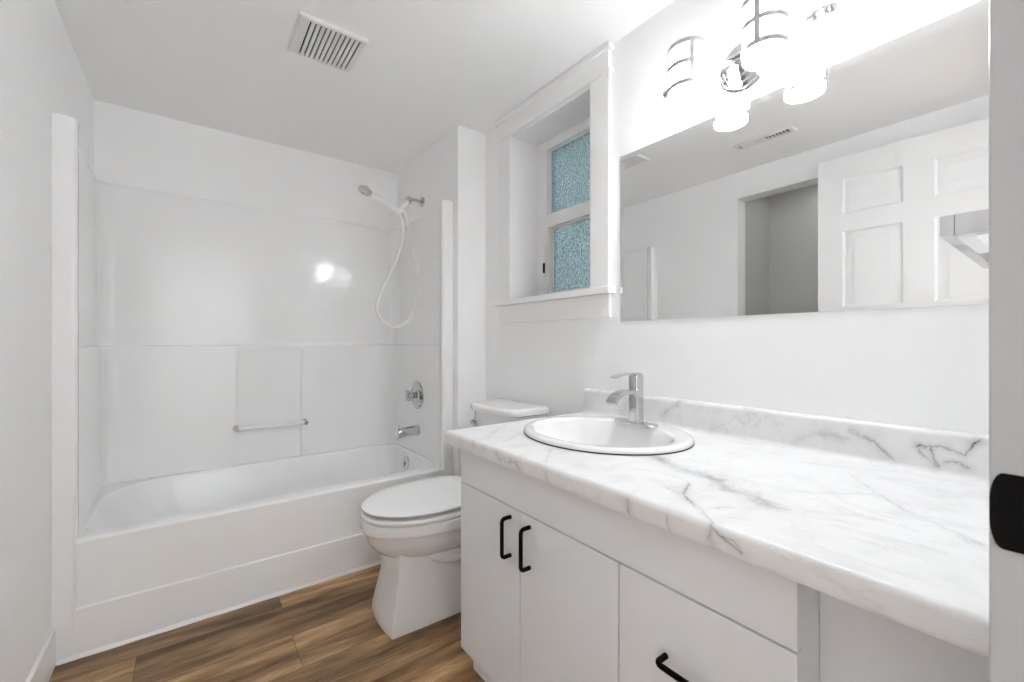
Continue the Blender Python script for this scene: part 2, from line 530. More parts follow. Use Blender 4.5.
# ------------------------------------------------------------------ room dimensions
XL, XA, XR = -0.378, 1.154, 1.333        # left wall, alcove end wall, window wall
YB, YW, YT = 2.881, 2.03, 2.084          # back wall, wing wall face, tub front
YF = 0.050                               # front wall (inner face)
H = 2.267
TK = 0.115

bm = BM(); box(bm, (-1.6, -1.75, -0.08), (1.6, 3.0, 0.0))
struct('floor', bm, M['floor'])
bm = BM(); box(bm, (-1.6, -1.75, H), (1.6, 3.0, H + 0.08))
struct('ceiling', bm, M['ceiling'])
bm = BM(); box(bm, (XL - TK, YB, 0), (XR + 0.2, YB + TK, H))
struct('wall_back', bm, M['wall'])
# window wall with its opening
WY0, WY1, WZ0, WZ1 = 1.215, 1.781, 1.309, 2.155
WT = 0.215
bm = BM()
box(bm, (XR, YF - TK, 0), (XR + WT, YB, WZ0)); box(bm, (XR, YF - TK, WZ1), (XR + WT, YB, H))
box(bm, (XR, YF - TK, WZ0), (XR + WT, WY0, WZ1)); box(bm, (XR, WY1, WZ0), (XR + WT, YB, WZ1))
struct('wall_right', bm, M['wall'])
# left wall with the closet opening
CY0, CY1, CZ = 0.62, 1.445, 2.086
bm = BM()
box(bm, (XL - TK, YF - TK, 0), (XL, CY0, H)); box(bm, (XL - TK, CY1, 0), (XL, YB, H)); box(bm, (XL - TK, CY0, CZ), (XL, CY1, H))
struct('wall_left', bm, M['wall'])
# wing wall between tub and toilet
bm = BM(); box(bm, (XA, YW, 0), (XR, YB, H), 0.002)
struct('wall_wing', bm, M['wall'])
# front wall with the doorway the photographer stands in
DX0, DX1, DZ = -0.305, 0.555, 2.135
JT = 0.02
bm = BM()
box(bm, (XL, YF - TK, 0), (DX0 - JT, YF, H)); box(bm, (DX1 + JT, YF - TK, 0), (XR, YF, H)); box(bm, (DX0 - JT, YF - TK, DZ + JT), (DX1 + JT, YF, H))
struct('wall_front', bm, M['wall'])
# closet behind the left wall
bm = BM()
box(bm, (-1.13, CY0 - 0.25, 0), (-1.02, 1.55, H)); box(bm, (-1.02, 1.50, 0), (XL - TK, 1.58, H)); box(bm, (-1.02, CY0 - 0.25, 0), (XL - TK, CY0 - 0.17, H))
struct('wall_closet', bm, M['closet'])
# hall behind the camera
bm = BM()
box(bm, (-1.45, -1.62, 0), (1.5, -1.5, H)); box(bm, (-1.45, -1.5, 0), (-1.33, YF - TK, H)); box(bm, (1.38, -1.5, 0), (1.5, YF - TK, H))
box(bm, (-1.33, YF - TK - 0.1, 0), (XL - TK, YF - TK, H))
struct('wall_hall', bm, M['wall'])

# baseboards
def baseboard(name, pts):
    bm = BM()
    for lo, hi in pts: box(bm, lo, hi, 0.0035)
    return struct(name, bm, M['trim'])
baseboard('baseboard_left', [((XL, CY1 + 0.004, 0), (XL + 0.013, YT - 0.004, 0.128)), ((XL, YF + 0.002, 0), (XL + 0.013, CY0 - 0.004, 0.128))])
baseboard('baseboard_right', [((XR - 0.013, 1.24, 0), (XR, YW - 0.001, 0.128))])

# door frame (trim) with strike plate
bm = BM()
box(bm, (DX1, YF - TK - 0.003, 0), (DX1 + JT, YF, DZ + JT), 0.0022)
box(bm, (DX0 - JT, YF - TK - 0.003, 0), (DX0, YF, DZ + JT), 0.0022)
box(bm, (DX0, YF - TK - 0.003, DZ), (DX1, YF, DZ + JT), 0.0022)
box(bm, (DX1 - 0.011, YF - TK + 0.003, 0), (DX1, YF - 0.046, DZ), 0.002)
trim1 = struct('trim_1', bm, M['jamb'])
bm = BM()
poly = []
ys, z0, z1 = 0.0495, 0.9145, 0.979
def arc(cy, cz, ry, rz, a0, a1, n=8):
    return [(cy + ry * math.cos(a0 + (a1 - a0) * k / n), cz + rz * math.sin(a0 + (a1 - a0) * k / n)) for k in range(n + 1)]
poly += arc(ys - 0.0082, z1 - 0.025, 0.0082, 0.025, 0, PI / 2)
poly += [(0.006, z1), (0.006, z0)]
poly += arc(ys - 0.0082, z0 + 0.025, 0.0082, 0.025, -PI / 2, 0)
prism(bm, poly, 'x', DX1 - 0.0022, DX1 + 0.001)
sp = obj('strike_plate', bm, M['black'], trim1, label='black latch strike plate')
bm = BM(); box(bm, (DX1 - 0.0027, 0.013, 0.932), (DX1 - 0.0015, 0.030, 0.962), 0.0004)
obj('latch_hole_shade', bm, M['shadow_gap'], sp)  # dark block painted as the shade in the latch hole

# ------------------------------------------------------------------ six-panel door, swung open along the left wall
def build_door():
    W, HH, T = 0.85, 2.118, 0.037
    bm = BM()
    st, mid = 0.115, 0.115
    pw = (W - 2 * st - mid) / 2
    xs = [0, st, st + pw, st + pw + mid, W - st, W]
    zs = [0, 0.25, 0.92, 1.07, 1.70, 1.80, 1.99, HH]
    def pt(x, z, d, side): return (x, (T / 2 - d) * side, z)
    for side in (1, -1):
        for i in range(5):
            for j in range(7):
                if i in (1, 3) and j in (1, 3, 5):
                    x0, x1, z0, z1 = xs[i], xs[i + 1], zs[j], zs[j + 1]
                    prev = None
                    for ins, d in ((0, 0), (0.010, 0.008), (0.020, 0.009), (0.05, 0.002), (0.053, 0.002)):
                        ring = [bm.verts.new(pt(*p, d, side)) for p in ((x0 + ins, z0 + ins), (x1 - ins, z0 + ins), (x1 - ins, z1 - ins), (x0 + ins, z1 - ins))]
                        if prev:
                            for k in range(4): bm.faces.new((prev[k], prev[(k + 1) % 4], ring[(k + 1) % 4], ring[k]))
                        prev = ring
                    bm.faces.new(prev)
                else:
                    bm.faces.new([bm.verts.new(pt(*p, 0, side)) for p in ((xs[i], zs[j]), (xs[i + 1], zs[j]), (xs[i + 1], zs[j + 1]), (xs[i], zs[j + 1]))])
    for a, c in (((0, 0), (W, 0)), ((W, 0), (W, HH)), ((W, HH), (0, HH)), ((0, HH), (0, 0))):
        bm.faces.new([bm.verts.new(p) for p in ((a[0], T / 2, a[1]), (c[0], T / 2, c[1]), (c[0], -T / 2, c[1]), (a[0], -T / 2, a[1]))])
    return bm, W, HH, T
hinge = Vector((-0.318, 0.078, 0.009)); free = Vector((-0.268, 0.926, 0.009))
ang = math.atan2(free.y - hinge.y, free.x - hinge.x)
DM = Matrix.Translation(hinge) @ Matrix.Rotation(ang, 4, 'Z')
bm, DW, DH, DT = build_door()
bm.transform(DM)
door = struct('door_1', bm, M['door'], angle=25, weld=True)
bm = BM()
for s in (1, -1):
    lathe(bm, [(0.030, 0), (0.030, 0.006), (0.011, 0.008), (0.011, 0.026), (0.020, 0.03), (0.026, 0.04), (0.024, 0.052), (0.012, 0.058)][:8] if s < 0 else [(0.030, 0), (0.030, 0.006), (0.011, 0.008), (0.011, 0.022), (0.018, 0.024), (0.022, 0.03), (0.012, 0.034)], (DW - 0.07, -s * DT / 2, 0.885), (0, -s, 0), 24)
bm.transform(DM)
obj('door_knob', bm, M['black'], door)
for z in (0.22, 0.98, 1.85):
    bm = BM(); tube(bm, [(-0.006, 0.010, z), (-0.006, 0.010, z + 0.09)], 0.006, 10)
    bm.transform(DM)
    obj('hinge', bm, M['black'], door)

# ------------------------------------------------------------------ window
WX = 1.50                                # room face of the vinyl frame
win = thing('window_1', (WX, (WY0 + WY1) / 2, WZ0), None, None)
win['kind'] = 'structure'
def frame(bm, x0, x1, y0, y1, z0, z1, w, bev=0.003):
    wl, wr, wb, wt = w
    box(bm, (x0, y0, z0), (x1, y0 + wr, z1), bev); box(bm, (x0, y1 - wl, z0), (x1, y1, z1), bev)
    box(bm, (x0, y0 + wr, z0), (x1, y1 - wl, z0 + wb), bev); box(bm, (x0, y0 + wr, z1 - wt), (x1, y1 - wl, z1), bev)
bm = BM()
frame(bm, WX, WX + 0.07, WY0, WY1, WZ0, WZ1, (0.085, 0.085, 0.034, 0.052))
box(bm, (WX, WY0 + 0.08, 1.694), (WX + 0.07, WY1 - 0.08, 1.762), 0.003)
obj('window_frame', bm, M['vinyl'], win)
bm = BM()
frame(bm, WX + 0.012, WX + 0.05, WY0 + 0.086, WY1 - 0.086, 1.343, 1.693, (0.016, 0.016, 0.012, 0.006), 0.002)
obj('sash', bm, M['pink_vinyl'], win, label='opening lower sash')
for z0, z1, x, yo in ((1.762, 2.103, WX + 0.03, 0.086), (1.352, 1.688, WX + 0.034, 0.100)):
    bm = BM(); box(bm, (x, WY0 + yo, z0), (x + 0.006, WY1 - yo, z1))
    obj('pane', bm, M['obscure'], win)
bm = BM()
for z0, z1, x, yo in ((1.762, 2.103, WX + 0.024, 0.085), (1.352, 1.688, WX + 0.028, 0.101)):
    frame(bm, x, x + 0.005, WY0 + yo, WY1 - yo, z0, z1, (0.003, 0.003, 0.003, 0.004), 0.0)
obj('glazing_seal', bm, M['vinyl'], win)
# latch on the left jamb of the sash, folding crank at the bottom
bm = BM()
box(bm, (WX - 0.006, WY1 - 0.083, 1.44), (WX + 0.004, WY1 - 0.066, 1.60), 0.003)
lt = obj('latch', bm, M['pink_vinyl'], win)
bm = BM(); box(bm, (WX - 0.013, WY1 - 0.076, 1.455), (WX - 0.004, WY1 - 0.064, 1.508), 0.003)
obj('latch_lever', bm, M['black'], lt, label='black latch lever')
bm = BM()
box(bm, (WX - 0.02, 1.36, 1.311), (WX + 0.002, 1.49, 1.327), 0.005)
ck = obj('crank', bm, M['pink_vinyl'], win)
bm = BM()
tube(bm, spline([(WX - 0.012, 1.40, 1.328), (WX - 0.022, 1.415, 1.338), (WX - 0.026, 1.44, 1.330), (WX - 0.026, 1.50, 1.335)], 5), 0.005, 8)
obj('crank_handle', bm, M['nickel'], ck)
# jamb liner, casing, stool and apron
bm = BM()
box(bm, (XR - 0.001, WY0 - 0.004, WZ0 - 0.02), (WX, WY0 + 0.006, WZ1 + 0.012), 0.001)
box(bm, (XR - 0.001, WY1 - 0.006, WZ0 - 0.02), (WX, WY1 + 0.004, WZ1 + 0.012), 0.001)
box(bm, (XR - 0.001, WY0, WZ1 - 0.006), (WX, WY1, WZ1 + 0.004), 0.001)
struct('trim_2', bm, M['trim'])
bm = BM(); box(bm, (XR - 0.019, 1.121, WZ0), (XR, WY0 + 0.006, WZ1), 0.0025); box(bm, (XR - 0.019, WY1 - 0.006, WZ0), (XR, 1.878, WZ1), 0.0025)
struct('trim_3', bm, M['trim'])
bm = BM()
box(bm, (XR - 0.027, 1.112, WZ1), (XR, 1.886, WZ1 + 0.015), 0.004)
box(bm, (XR - 0.021, 1.121, WZ1 + 0.015), (XR, 1.878, 2.243), 0.002)
box(bm, (XR - 0.034, 1.108, 2.243), (XR, 1.890, 2.2635), 0.003)
struct('trim_4', bm, M['trim'])
bm = BM(); box(bm, (XR - 0.042, 1.103, WZ0 - 0.027), (WX, 1.895, WZ0), 0.004)
struct('trim_5', bm, M['trim'])
bm = BM(); box(bm, (XR - 0.019, 1.121, 1.190), (XR, 1.878, WZ0 - 0.027), 0.0025)
struct('trim_6', bm, M['trim'])

# ------------------------------------------------------------------ one-piece tub and surround
tubt = thing('bathtub', ((XL + XA) / 2, (YT + YB) / 2, 0), 'glossy white one-piece bathtub and shower surround filling the alcove', 'bathtub')
SX0, SX1, SYB, ST = XL + 0.018, XA - 0.016, YB - 0.022, 1.866   # panel faces
LEDGE = 1.073
# surround: an open profile swept upward; the lower part stands proud and leaves a ledge
def profile(o, rec):
    r = 0.06
    pts = [(SX0 + o, YT + 0.03)]
    pts += [(SX0 + o, YT + 0.3), (SX0 + o, SYB - o - r)]
    pts += [(SX0 + o + r - r * math.cos(t), SYB - o - r + r * math.sin(t)) for t in [PI / 2 * k / 6 for k in range(1, 7)]]
    for x, q in ((0.19, 0), (0.203, 0), (0.212, 1), (0.530, 1), (0.537, 0), (0.55, 0)):
        pts.append((x, SYB - o + (rec if q else 0)))
    pts += [(SX1 - o - r + r * math.sin(t), SYB - o - r + r * math.cos(t)) for t in [PI / 2 * k / 6 for k in range(0, 7)]]
    pts += [(SX1 - o, YT + 0.3), (SX1 - o, YT + 0.03)]
    return pts
bm = BM()
rings = []
for z, o, rec in ((0.36, 0.022, 0.010), (0.42, 0.021, 0.010), (1.040, 0.018, 0.010), (1.050, 0.018, 0.0), (LEDGE - 0.006, 0.018, 0), (LEDGE - 0.002, 0.0165, 0), (LEDGE, 0.013, 0),
                  (LEDGE + 0.001, 0.004, 0), (LEDGE + 0.006, 0.001, 0), (LEDGE + 0.02, 0, 0), (ST - 0.012, 0, 0), (ST - 0.004, -0.002, 0), (ST, -0.008, 0), (ST, -0.0155, 0)):
    rings.append([(x, y, z) for x, y in profile(o, rec)])
loft(bm, rings, closed=False)
# front flange posts
for x0, x1 in ((XL + 0.001, -0.316), (1.092, XA - 0.001)):
    n = 6
    inner_left = x0 > 0
    r = 0.016
    prof = []
    if not inner_left:
        prof = [(x0, YT + 0.06), (x0, YT), (x1 - r, YT)] + [(x1 - r + r * math.sin(t), YT + r - r * math.cos(t)) for t in [PI / 2 * k / n for k in range(1, n + 1)]] + [(x1 - 0.001, YT + 0.04), (x1 - 0.018, YT + 0.06)]
    else:
        prof = [(x1, YT + 0.06), (x1, YT), (x0 + r, YT)] + [(x0 + r - r * math.sin(t), YT + r - r * math.cos(t)) for t in [PI / 2 * k / n for k in range(1, n + 1)]] + [(x0 + 0.001, YT + 0.04), (x0 + 0.018, YT + 0.06)]
    def ins(s, z):
        cx = (x0 + x1) / 2
        return [(cx + (x - cx) * s, YT + (y - YT) * s + (1 - s) * 0.03, z) for x, y in prof]
    loft(bm, [ins(1, 0.0), ins(1, ST - 0.012), ins(0.96, ST - 0.004), ins(0.86, ST)])
obj('surround', bm, M['acrylic'], tubt, angle=50)
# tub: apron, rim and basin
bm = BM()
AX0, AX1 = -0.322, 1.100
box(bm, (AX0, YT, 0.0), (AX1, YT + 0.03, 0.166), 0.0)
RZ = 0.405
# apron face with its recessed field
def quad(*p): bm.faces.new([bm.verts.new(q) for q in p])
d = 0.006
fx0, fx1, fz0 = -0.316, 1.080, 0.171
quad((AX0, YT, 0.166), (AX1, YT, 0.166), (fx1, YT + d, fz0), (fx0, YT + d, fz0))
quad((AX0, YT, 0.166), (fx0, YT + d, fz0), (fx0, YT + d, RZ - 0.02), (AX0, YT, RZ - 0.02))
quad((fx1, YT + d, fz0), (AX1, YT, 0.166), (AX1, YT, RZ - 0.02), (fx1, YT + d, RZ - 0.02))
quad((fx0, YT + d, fz0), (fx1, YT + d, fz0), (fx1, YT + d, RZ - 0.017), (fx0, YT + d, RZ - 0.017))
bx0, bx1, by0, by1 = SX0 - 0.005, SX1 + 0.008, YT + d, SYB + 0.002
def ring(x0, x1, y0, y1, r, z): return rrect((x0 + x1) / 2, (y0 + y1) / 2, (x1 - x0) / 2, (y1 - y0) / 2, r, z, 8)
rings = [ring(bx0, bx1, by0, by1, 0.004, RZ - 0.017), ring(bx0, bx1, by0 - 0.001, by1, 0.004, RZ - 0.010),
         ring(bx0, bx1, by0 + 0.003, by1, 0.006, RZ - 0.003), ring(bx0 + 0.002, bx1 - 0.002, by0 + 0.010, by1 - 0.002, 0.008, RZ),
         ring(-0.318, 1.105, YT + 0.072, SYB - 0.045, [0.12, 0.26, 0.06, 0.05], RZ + 0.001),
         ring(-0.312, 1.100, YT + 0.078, SYB - 0.050, [0.12, 0.26, 0.06, 0.05], RZ - 0.003),
         ring(-0.306, 1.096, YT + 0.084, SYB - 0.057, [0.12, 0.25, 0.06, 0.05], RZ - 0.014),
         ring(-0.235, 1.078, YT + 0.106, SYB - 0.085, [0.12, 0.20, 0.09, 0.08], 0.27),
         ring(-0.120, 1.030, YT + 0.135, SYB - 0.125, [0.10, 0.15, 0.12, 0.10], 0.13),
         ring(-0.070, 1.000, YT + 0.165, SYB - 0.155, [0.10, 0.14, 0.12, 0.10], 0.085),
         ring(0.000, 0.94, YT + 0.215, SYB - 0.205, 0.09, 0.072)]
loft(bm, rings, True, False, True)
# raised back rest at the left end of the tub deck
obj('tub', bm, M['acrylic'], tubt, angle=42)
bm = BM()
lathe(bm, [(0.042, 0.0), (0.042, 0.004), (0.037, 0.008), (0.018, 0.010), (0.016, 0.007), (0.0, 0.007)], (1.0835, 2.56, 0.332), (-1, 0, 0.13), 28)
box(bm, (1.066, 2.555, 0.306), (1.075, 2.565, 0.338), 0.002)
obj('overflow_plate', bm, M['chrome'], tubt, label='round chrome overflow plate')
bm = BM()
lathe(bm, [(0.034, 0.0), (0.034, 0.003), (0.026, 0.006), (0.012, 0.004), (0.0, 0.004)], (0.90, 2.49, 0.0735), (0, 0, 1), 24)
obj('drain', bm, M['chrome'], tubt)
# sealant bead along the floor
bm = BM()
pts = [(XL + 0.014 + 0.06 * k, YT - 0.002 + 0.0016 * math.sin(k * 2.1), 0.004) for k in range(26)]
prismp = []
for k, p in enumerate(pts):
    h = 0.014 + 0.003 * math.sin(k * 1.3)
    prismp.append([(p[0], YT + 0.004, 0.0), (p[0], p[1] - 0.007, 0.0), (p[0], p[1] - 0.004, h * 0.5), (p[0], YT + 0.002, h)])
loft(bm, prismp)
struct('trim_7', bm, M['caulk'])

# grab bar in the moulded recess
gb = thing('grab_bar', (0.384, SYB - 0.05, 0.609), 'clear acrylic grab bar with chrome ends on the back tub panel', 'grab bar')
gy = SYB - 0.060
bm = BM(); tube(bm, [(0.205, gy, 0.609), (0.545, gy, 0.609)], 0.0135, 14)
obj('bar', bm, M['clear'], gb, label='clear bar')
for x in (0.200, 0.550):
    bm = BM()
    wall_y = SYB - 0.020
    lathe(bm, [(0.016, 0.0), (0.016, 0.005), (0.009, 0.009), (0.009, 0.028), (0.013, 0.034), (0.013, 0.052), (0.008, 0.056)], (x, wall_y, 0.609), (0, -1, 0), 18)
    obj('end_post', bm, M['chrome'], gb, label='chrome end post')

# shower mixing valve
PX = SX1 - 0.021        # face of the lower panel at the tap end
sv = thing('shower_valve', (PX, 2.465, 0.765), 'round chrome shower valve trim with cross knob on the tub end panel', 'shower valve')
bm = BM()
lathe(bm, [(0.085, 0.0), (0.085, 0.004), (0.080, 0.010), (0.066, 0.012), (0.062, 0.009), (0.050, 0.010), (0.044, 0.016), (0.030, 0.020), (0.0, 0.020)], (PX, 2.465, 0.765), (-1, 0, 0), 40)
obj('escutcheon', bm, M['chrome'], sv)
bm = BM()
lathe(bm, [(0.018, 0.0), (0.018, 0.03), (0.024, 0.034), (0.026, 0.048), (0.020, 0.056), (0.0, 0.058)], (PX - 0.018, 2.465, 0.765), (-1, 0, 0), 24)
for k in range(4):
    a = PI / 4 + k * PI / 2
    tube(bm, [(PX - 0.060, 2.465, 0.765), (PX - 0.060, 2.465 + 0.036 * math.cos(a), 0.765 + 0.036 * math.sin(a))], [0.008, 0.010], 10)
obj('knob', bm, M['chrome'], sv)
# tub spout
bm = BM()
sy, sz = 2.455, 0.552
rings = []
for t, rw, rh, dz in ((0.0, 0.033, 0.034, 0), (0.012, 0.033, 0.034, 0), (0.016, 0.030, 0.031, 0.0), (0.06, 0.029, 0.030, -0.001), (0.10, 0.028, 0.029, -0.003), (0.122, 0.028, 0.029, -0.005), (0.134, 0.026, 0.027, -0.008), (0.138, 0.020, 0.021, -0.010)):
    rings.append([(PX - t, sy + rw * math.cos(2 * PI * k / 24), sz + dz + rh * math.sin(2 * PI * k / 24)) for k in range(24)])
loft(bm, rings)
lathe(bm, [(0.015, 0.0), (0.014, 0.022), (0.0, 0.022)], (PX - 0.122, sy, sz - 0.013), (0, 0, -1), 18)
lathe(bm, [(0.004, 0.0), (0.004, 0.014), (0.007, 0.016), (0.007, 0.024), (0.0, 0.026)], (PX - 0.125, sy, sz + 0.020), (0, 0, 1), 12)
tag(obj('tub_spout', bm, M['chrome'], origin=(PX, sy, sz)), 'chrome tub spout below the round shower valve', 'tub spout')

# hand shower on its arm
HY = 2.44
hs = thing('hand_shower', (XA, 2.47, 1.963), 'white hand shower with long looping hose above the tub end', 'hand shower')
bm = BM()
lathe(bm, [(0.030, 0.0), (0.030, 0.004), (0.022, 0.010), (0.011, 0.014), (0.0, 0.014)], (XA, 2.47, 1.963), (-1, 0, 0), 24)
tube(bm, spline([(XA - 0.008, 2.47, 1.963), (XA - 0.04, 2.468, 1.964), (XA - 0.075, 2.462, 1.962), (XA - 0.095, 2.455, 1.955)], 5), 0.0105, 14)
obj('shower_arm', bm, M['chrome'], hs, label='chrome wall arm')
bm = BM()
c0 = Vector((XA - 0.095, 2.455, 1.955)); dv = Vector((-0.62, -0.25, -0.70)).normalized()
lathe(bm, [(0.010, -0.012), (0.017, -0.008), (0.019, 0.002), (0.017, 0.010), (0.020, 0.014), (0.020, 0.022), (0.014, 0.026)], c0, dv, 20)
obj('swivel_nut', bm, M['chrome'], hs, label='chrome swivel nut')
bm = BM()
c1 = c0 + dv * 0.024
hold = Vector((0.985, HY, 1.872))
tube(bm, [c1, c1 + dv * 0.02, hold + Vector((0.012, 0, 0.012)), hold], [0.014, 0.012, 0.012, 0.013], 14)
wdir = Vector((0.754 - 0.982, 0, 1.956 - 1.851)).normalized()
lathe(bm, [(0.017, -0.016), (0.019, -0.01), (0.019, 0.014), (0.016, 0.018)], hold + Vector((-0.004, 0, -0.012)), wdir, 18)
tube(bm, [hold + Vector((0.004, 0, 0.0)), (1.016, HY, 1.873), (1.024, HY, 1.850)], [0.012, 0.012, 0.012], 12)
obj('holder', bm, M['white_plastic'], hs)
bm = BM()
wp_ = spline([(0.992, HY, 1.846), (0.955, HY, 1.872), (0.905, HY, 1.905), (0.855, HY, 1.928), (0.815, HY, 1.937)], 6)
tube(bm, wp_, [0.0125 + 0.003 * math.sin(PI * k / (len(wp_) - 1)) for k in range(len(wp_))], 14)
obj('wand', bm, M['white_plastic'], hs)
bm = BM()
lathe(bm, [(0.012, -0.030), (0.022, -0.022), (0.036, -0.010), (0.041, 0.0), (0.040, 0.006), (0.033, 0.009), (0.030, 0.006), (0.0, 0.006)], (0.785, HY, 1.945), Vector((-0.48, 0.08, -0.87)), 28)
tube(bm, [(0.822, HY, 1.936), (0.800, HY, 1.948)], [0.015, 0.020], 14)
obj('shower_head', bm, M['chrome'], hs, label='round chrome spray head')
hose = [(0.992, HY, 1.846), (1.008, HY, 1.800), (1.01, HY - 0.003, 1.745), (0.995, HY - 0.006, 1.660), (0.948, HY - 0.01, 1.527), (0.880, HY - 0.015, 1.395), (0.846, HY - 0.02, 1.304), (0.862, HY - 0.025, 1.232), (0.915, HY - 0.025, 1.191), (0.969, HY - 0.02, 1.186),
        (1.032, HY - 0.01, 1.212), (1.083, HY, 1.286), (1.109, HY, 1.379), (1.109, HY, 1.501), (1.082, HY, 1.649), (1.052, HY, 1.766), (1.026, HY, 1.850)]
bm = BM(); tube(bm, spline(hose, 8), 0.0085, 10)
obj('hose', bm, M['white_plastic'], hs)

# ------------------------------------------------------------------ exhaust fan grille and ceiling register
def louvre(name, x0, x1, y0, y1, drop, nsl, sx0, sx1, sy0, sy1, label, cat, axis, mat):
    t = thing(name, ((x0 + x1) / 2, (y0 + y1) / 2, H), label, cat)
    zf = H - drop
    bm = BM()
    # rim ring around the slotted field, walls sloping out to the ceiling
    def rg(a0, a1, b0, b1, z): return [(a0, b0, z), (a1, b0, z), (a1, b1, z), (a0, b1, z)]
    i = 0.006
    loft(bm, [rg(x0, x1, y0, y1, H), rg(x0, x1, y0, y1, H - drop * 0.6), rg(x0 + i, x1 - i, y0 + i, y1 - i, zf), rg(sx0, sx1, sy0, sy1, zf), rg(sx0, sx1, sy0, sy1, H - 0.004)], True, False, False)
    obj('cover', bm, mat, t, angle=30)
    bm = BM(); box(bm, (sx0 - 0.002, sy0 - 0.002, H - 0.004), (sx1 + 0.002, sy1 + 0.002, H - 0.0005))
    obj('dark_backing', bm, M['shadow_gap'], t, label='dark backing coloured as the shade behind the slats')  # near-black sheet gives the slots their shade
    return t, zf
fx = (0.309, 0.551); fy = (1.668, 1.912)
fan, zf = louvre('exhaust_fan', *fx, *fy, 0.013, 11, 0.346, 0.528, 1.683, 1.899, 'square white exhaust fan grille on the ceiling', 'exhaust fan', 'x', M['grille'])
n = 11
pitch = (0.533 - 0.341) / n
for k in range(1, n):
    bm = BM()
    xc = 0.341 + pitch * k
    prism(bm, [(xc - 0.0060, zf), (xc + 0.0060, zf), (xc + 0.0060, H - 0.006), (xc - 0.0060, H - 0.006)], 'y', 1.682, 1.900)
    obj('slat', bm, M['grille'], fan)
ry = (0.950, 1.265); rx = (-0.020, 0.060)
reg, zf2 = louvre('ceiling_register', *rx, *ry, 0.010, 14, -0.002, 0.042, 0.975, 1.240, 'narrow white slotted air register on the ceiling, seen in the mirror', 'air register', 'y', M['grille'])
n = 15
pitch = (1.240 - 0.975) / n
for k in range(1, n):
    bm = BM()
    yc = 0.975 + pitch * k
    s = 0.004 if k > 7 else -0.004
    prism(bm, [(yc - 0.004 + s, zf2), (yc + 0.004 + s, zf2), (yc + 0.004 - s, H - 0.005), (yc - 0.004 - s, H - 0.005)], 'x', -0.003, 0.043) if False else loft(bm, [[(-0.003, yc - 0.004 + s, zf2), (-0.003, yc + 0.004 + s, zf2), (-0.003, yc + 0.004 - s, H - 0.005), (-0.003, yc - 0.004 - s, H - 0.005)], [(0.043, yc - 0.004 + s, zf2), (0.043, yc + 0.004 + s, zf2), (0.043, yc + 0.004 - s, H - 0.005), (0.043, yc - 0.004 - s, H - 0.005)]])
    obj('slat', bm, M['grille'], reg)

# ------------------------------------------------------------------ toilet
TY = 1.632
toi = thing('toilet', (0.95, TY, 0), 'white two-piece toilet with closed lid between bathtub and vanity', 'toilet')
def oval(xf, xb, hw, z, nf=2.0, nb=3.0, n=48, yc=TY, xm=None):
    """plan outline: front at xf (towards the room), back at xb, superelliptic"""
    xm = xm if xm is not None else xf + (xb - xf) * 0.52
    out = []
    for k in range(n):
        a = 2 * PI * k / n
        ca, sa = math.cos(a), math.sin(a)
        if ca < 0:
            e = 2 / nf; L_ = xm - xf
        else:
            e = 2 / nb; L_ = xb - xm
        out.append((xm + L_ * math.copysign(abs(ca) ** e, ca), yc + hw * math.copysign(abs(sa) ** e, sa), z))
    return out
bm = BM()
rings = [oval(0.650, 1.20, 0.085, 0.225, 2.2, 4), oval(0.622, 1.20, 0.108, 0.252, 2.2, 4), oval(0.582, 1.20, 0.140, 0.276, 2.1, 4), oval(0.553, 1.20, 0.163, 0.305, 2.1, 4), oval(0.536, 1.20, 0.176, 0.335, 2.1, 4),
         oval(0.530, 1.20, 0.181, 0.362, 2.1, 4), oval(0.520, 1.20, 0.190, 0.369, 2.1, 4), oval(0.516, 1.20, 0.193, 0.378, 2.1, 4), oval(0.516, 1.20, 0.194, 0.404, 2.1, 4), oval(0.519, 1.20, 0.192, 0.412, 2.1, 4), oval(0.528, 1.19, 0.185, 0.416, 2.1, 4)]
loft(bm, rings)
obj('bowl', bm, M['porcelain'], toi, angle=60)
bm = BM()
def foot(xf, xb, hf, hb, z, ch=0.003, nose=0.010):
    # squarish plan: slightly bowed narrow front, flat sides widening to the back
    pts = []
    for k in range(9):
        t = -1 + 2 * k / 8
        pts.append((xf + nose * t * t, TY - hf * t * 0.98, z))
    pts += [(xf + nose + ch * 0.7, TY - hf, z), (xf + 0.12, TY - hf - (hb - hf) * 0.4, z), (xb - 0.03, TY - hb, z), (xb, TY - hb + 0.03, z)]
    pts += [(xb, TY + hb - 0.03, z), (xb - 0.03, TY + hb, z), (xf + 0.12, TY + hf + (hb - hf) * 0.4, z), (xf + nose + ch * 0.7, TY + hf, z)]
    return pts
rings = []
for z, xf, hf, hb in ((0.0, 0.580, 0.112, 0.125), (0.012, 0.579, 0.113, 0.126), (0.04, 0.582, 0.111, 0.124), (0.09, 0.592, 0.104, 0.117), (0.15, 0.606, 0.096, 0.107), (0.20, 0.614, 0.092, 0.101), (0.25, 0.616, 0.092, 0.099), (0.30, 0.622, 0.092, 0.099)):
    rings.append(foot(xf, 1.12, hf, hb, z))
loft(bm, rings)
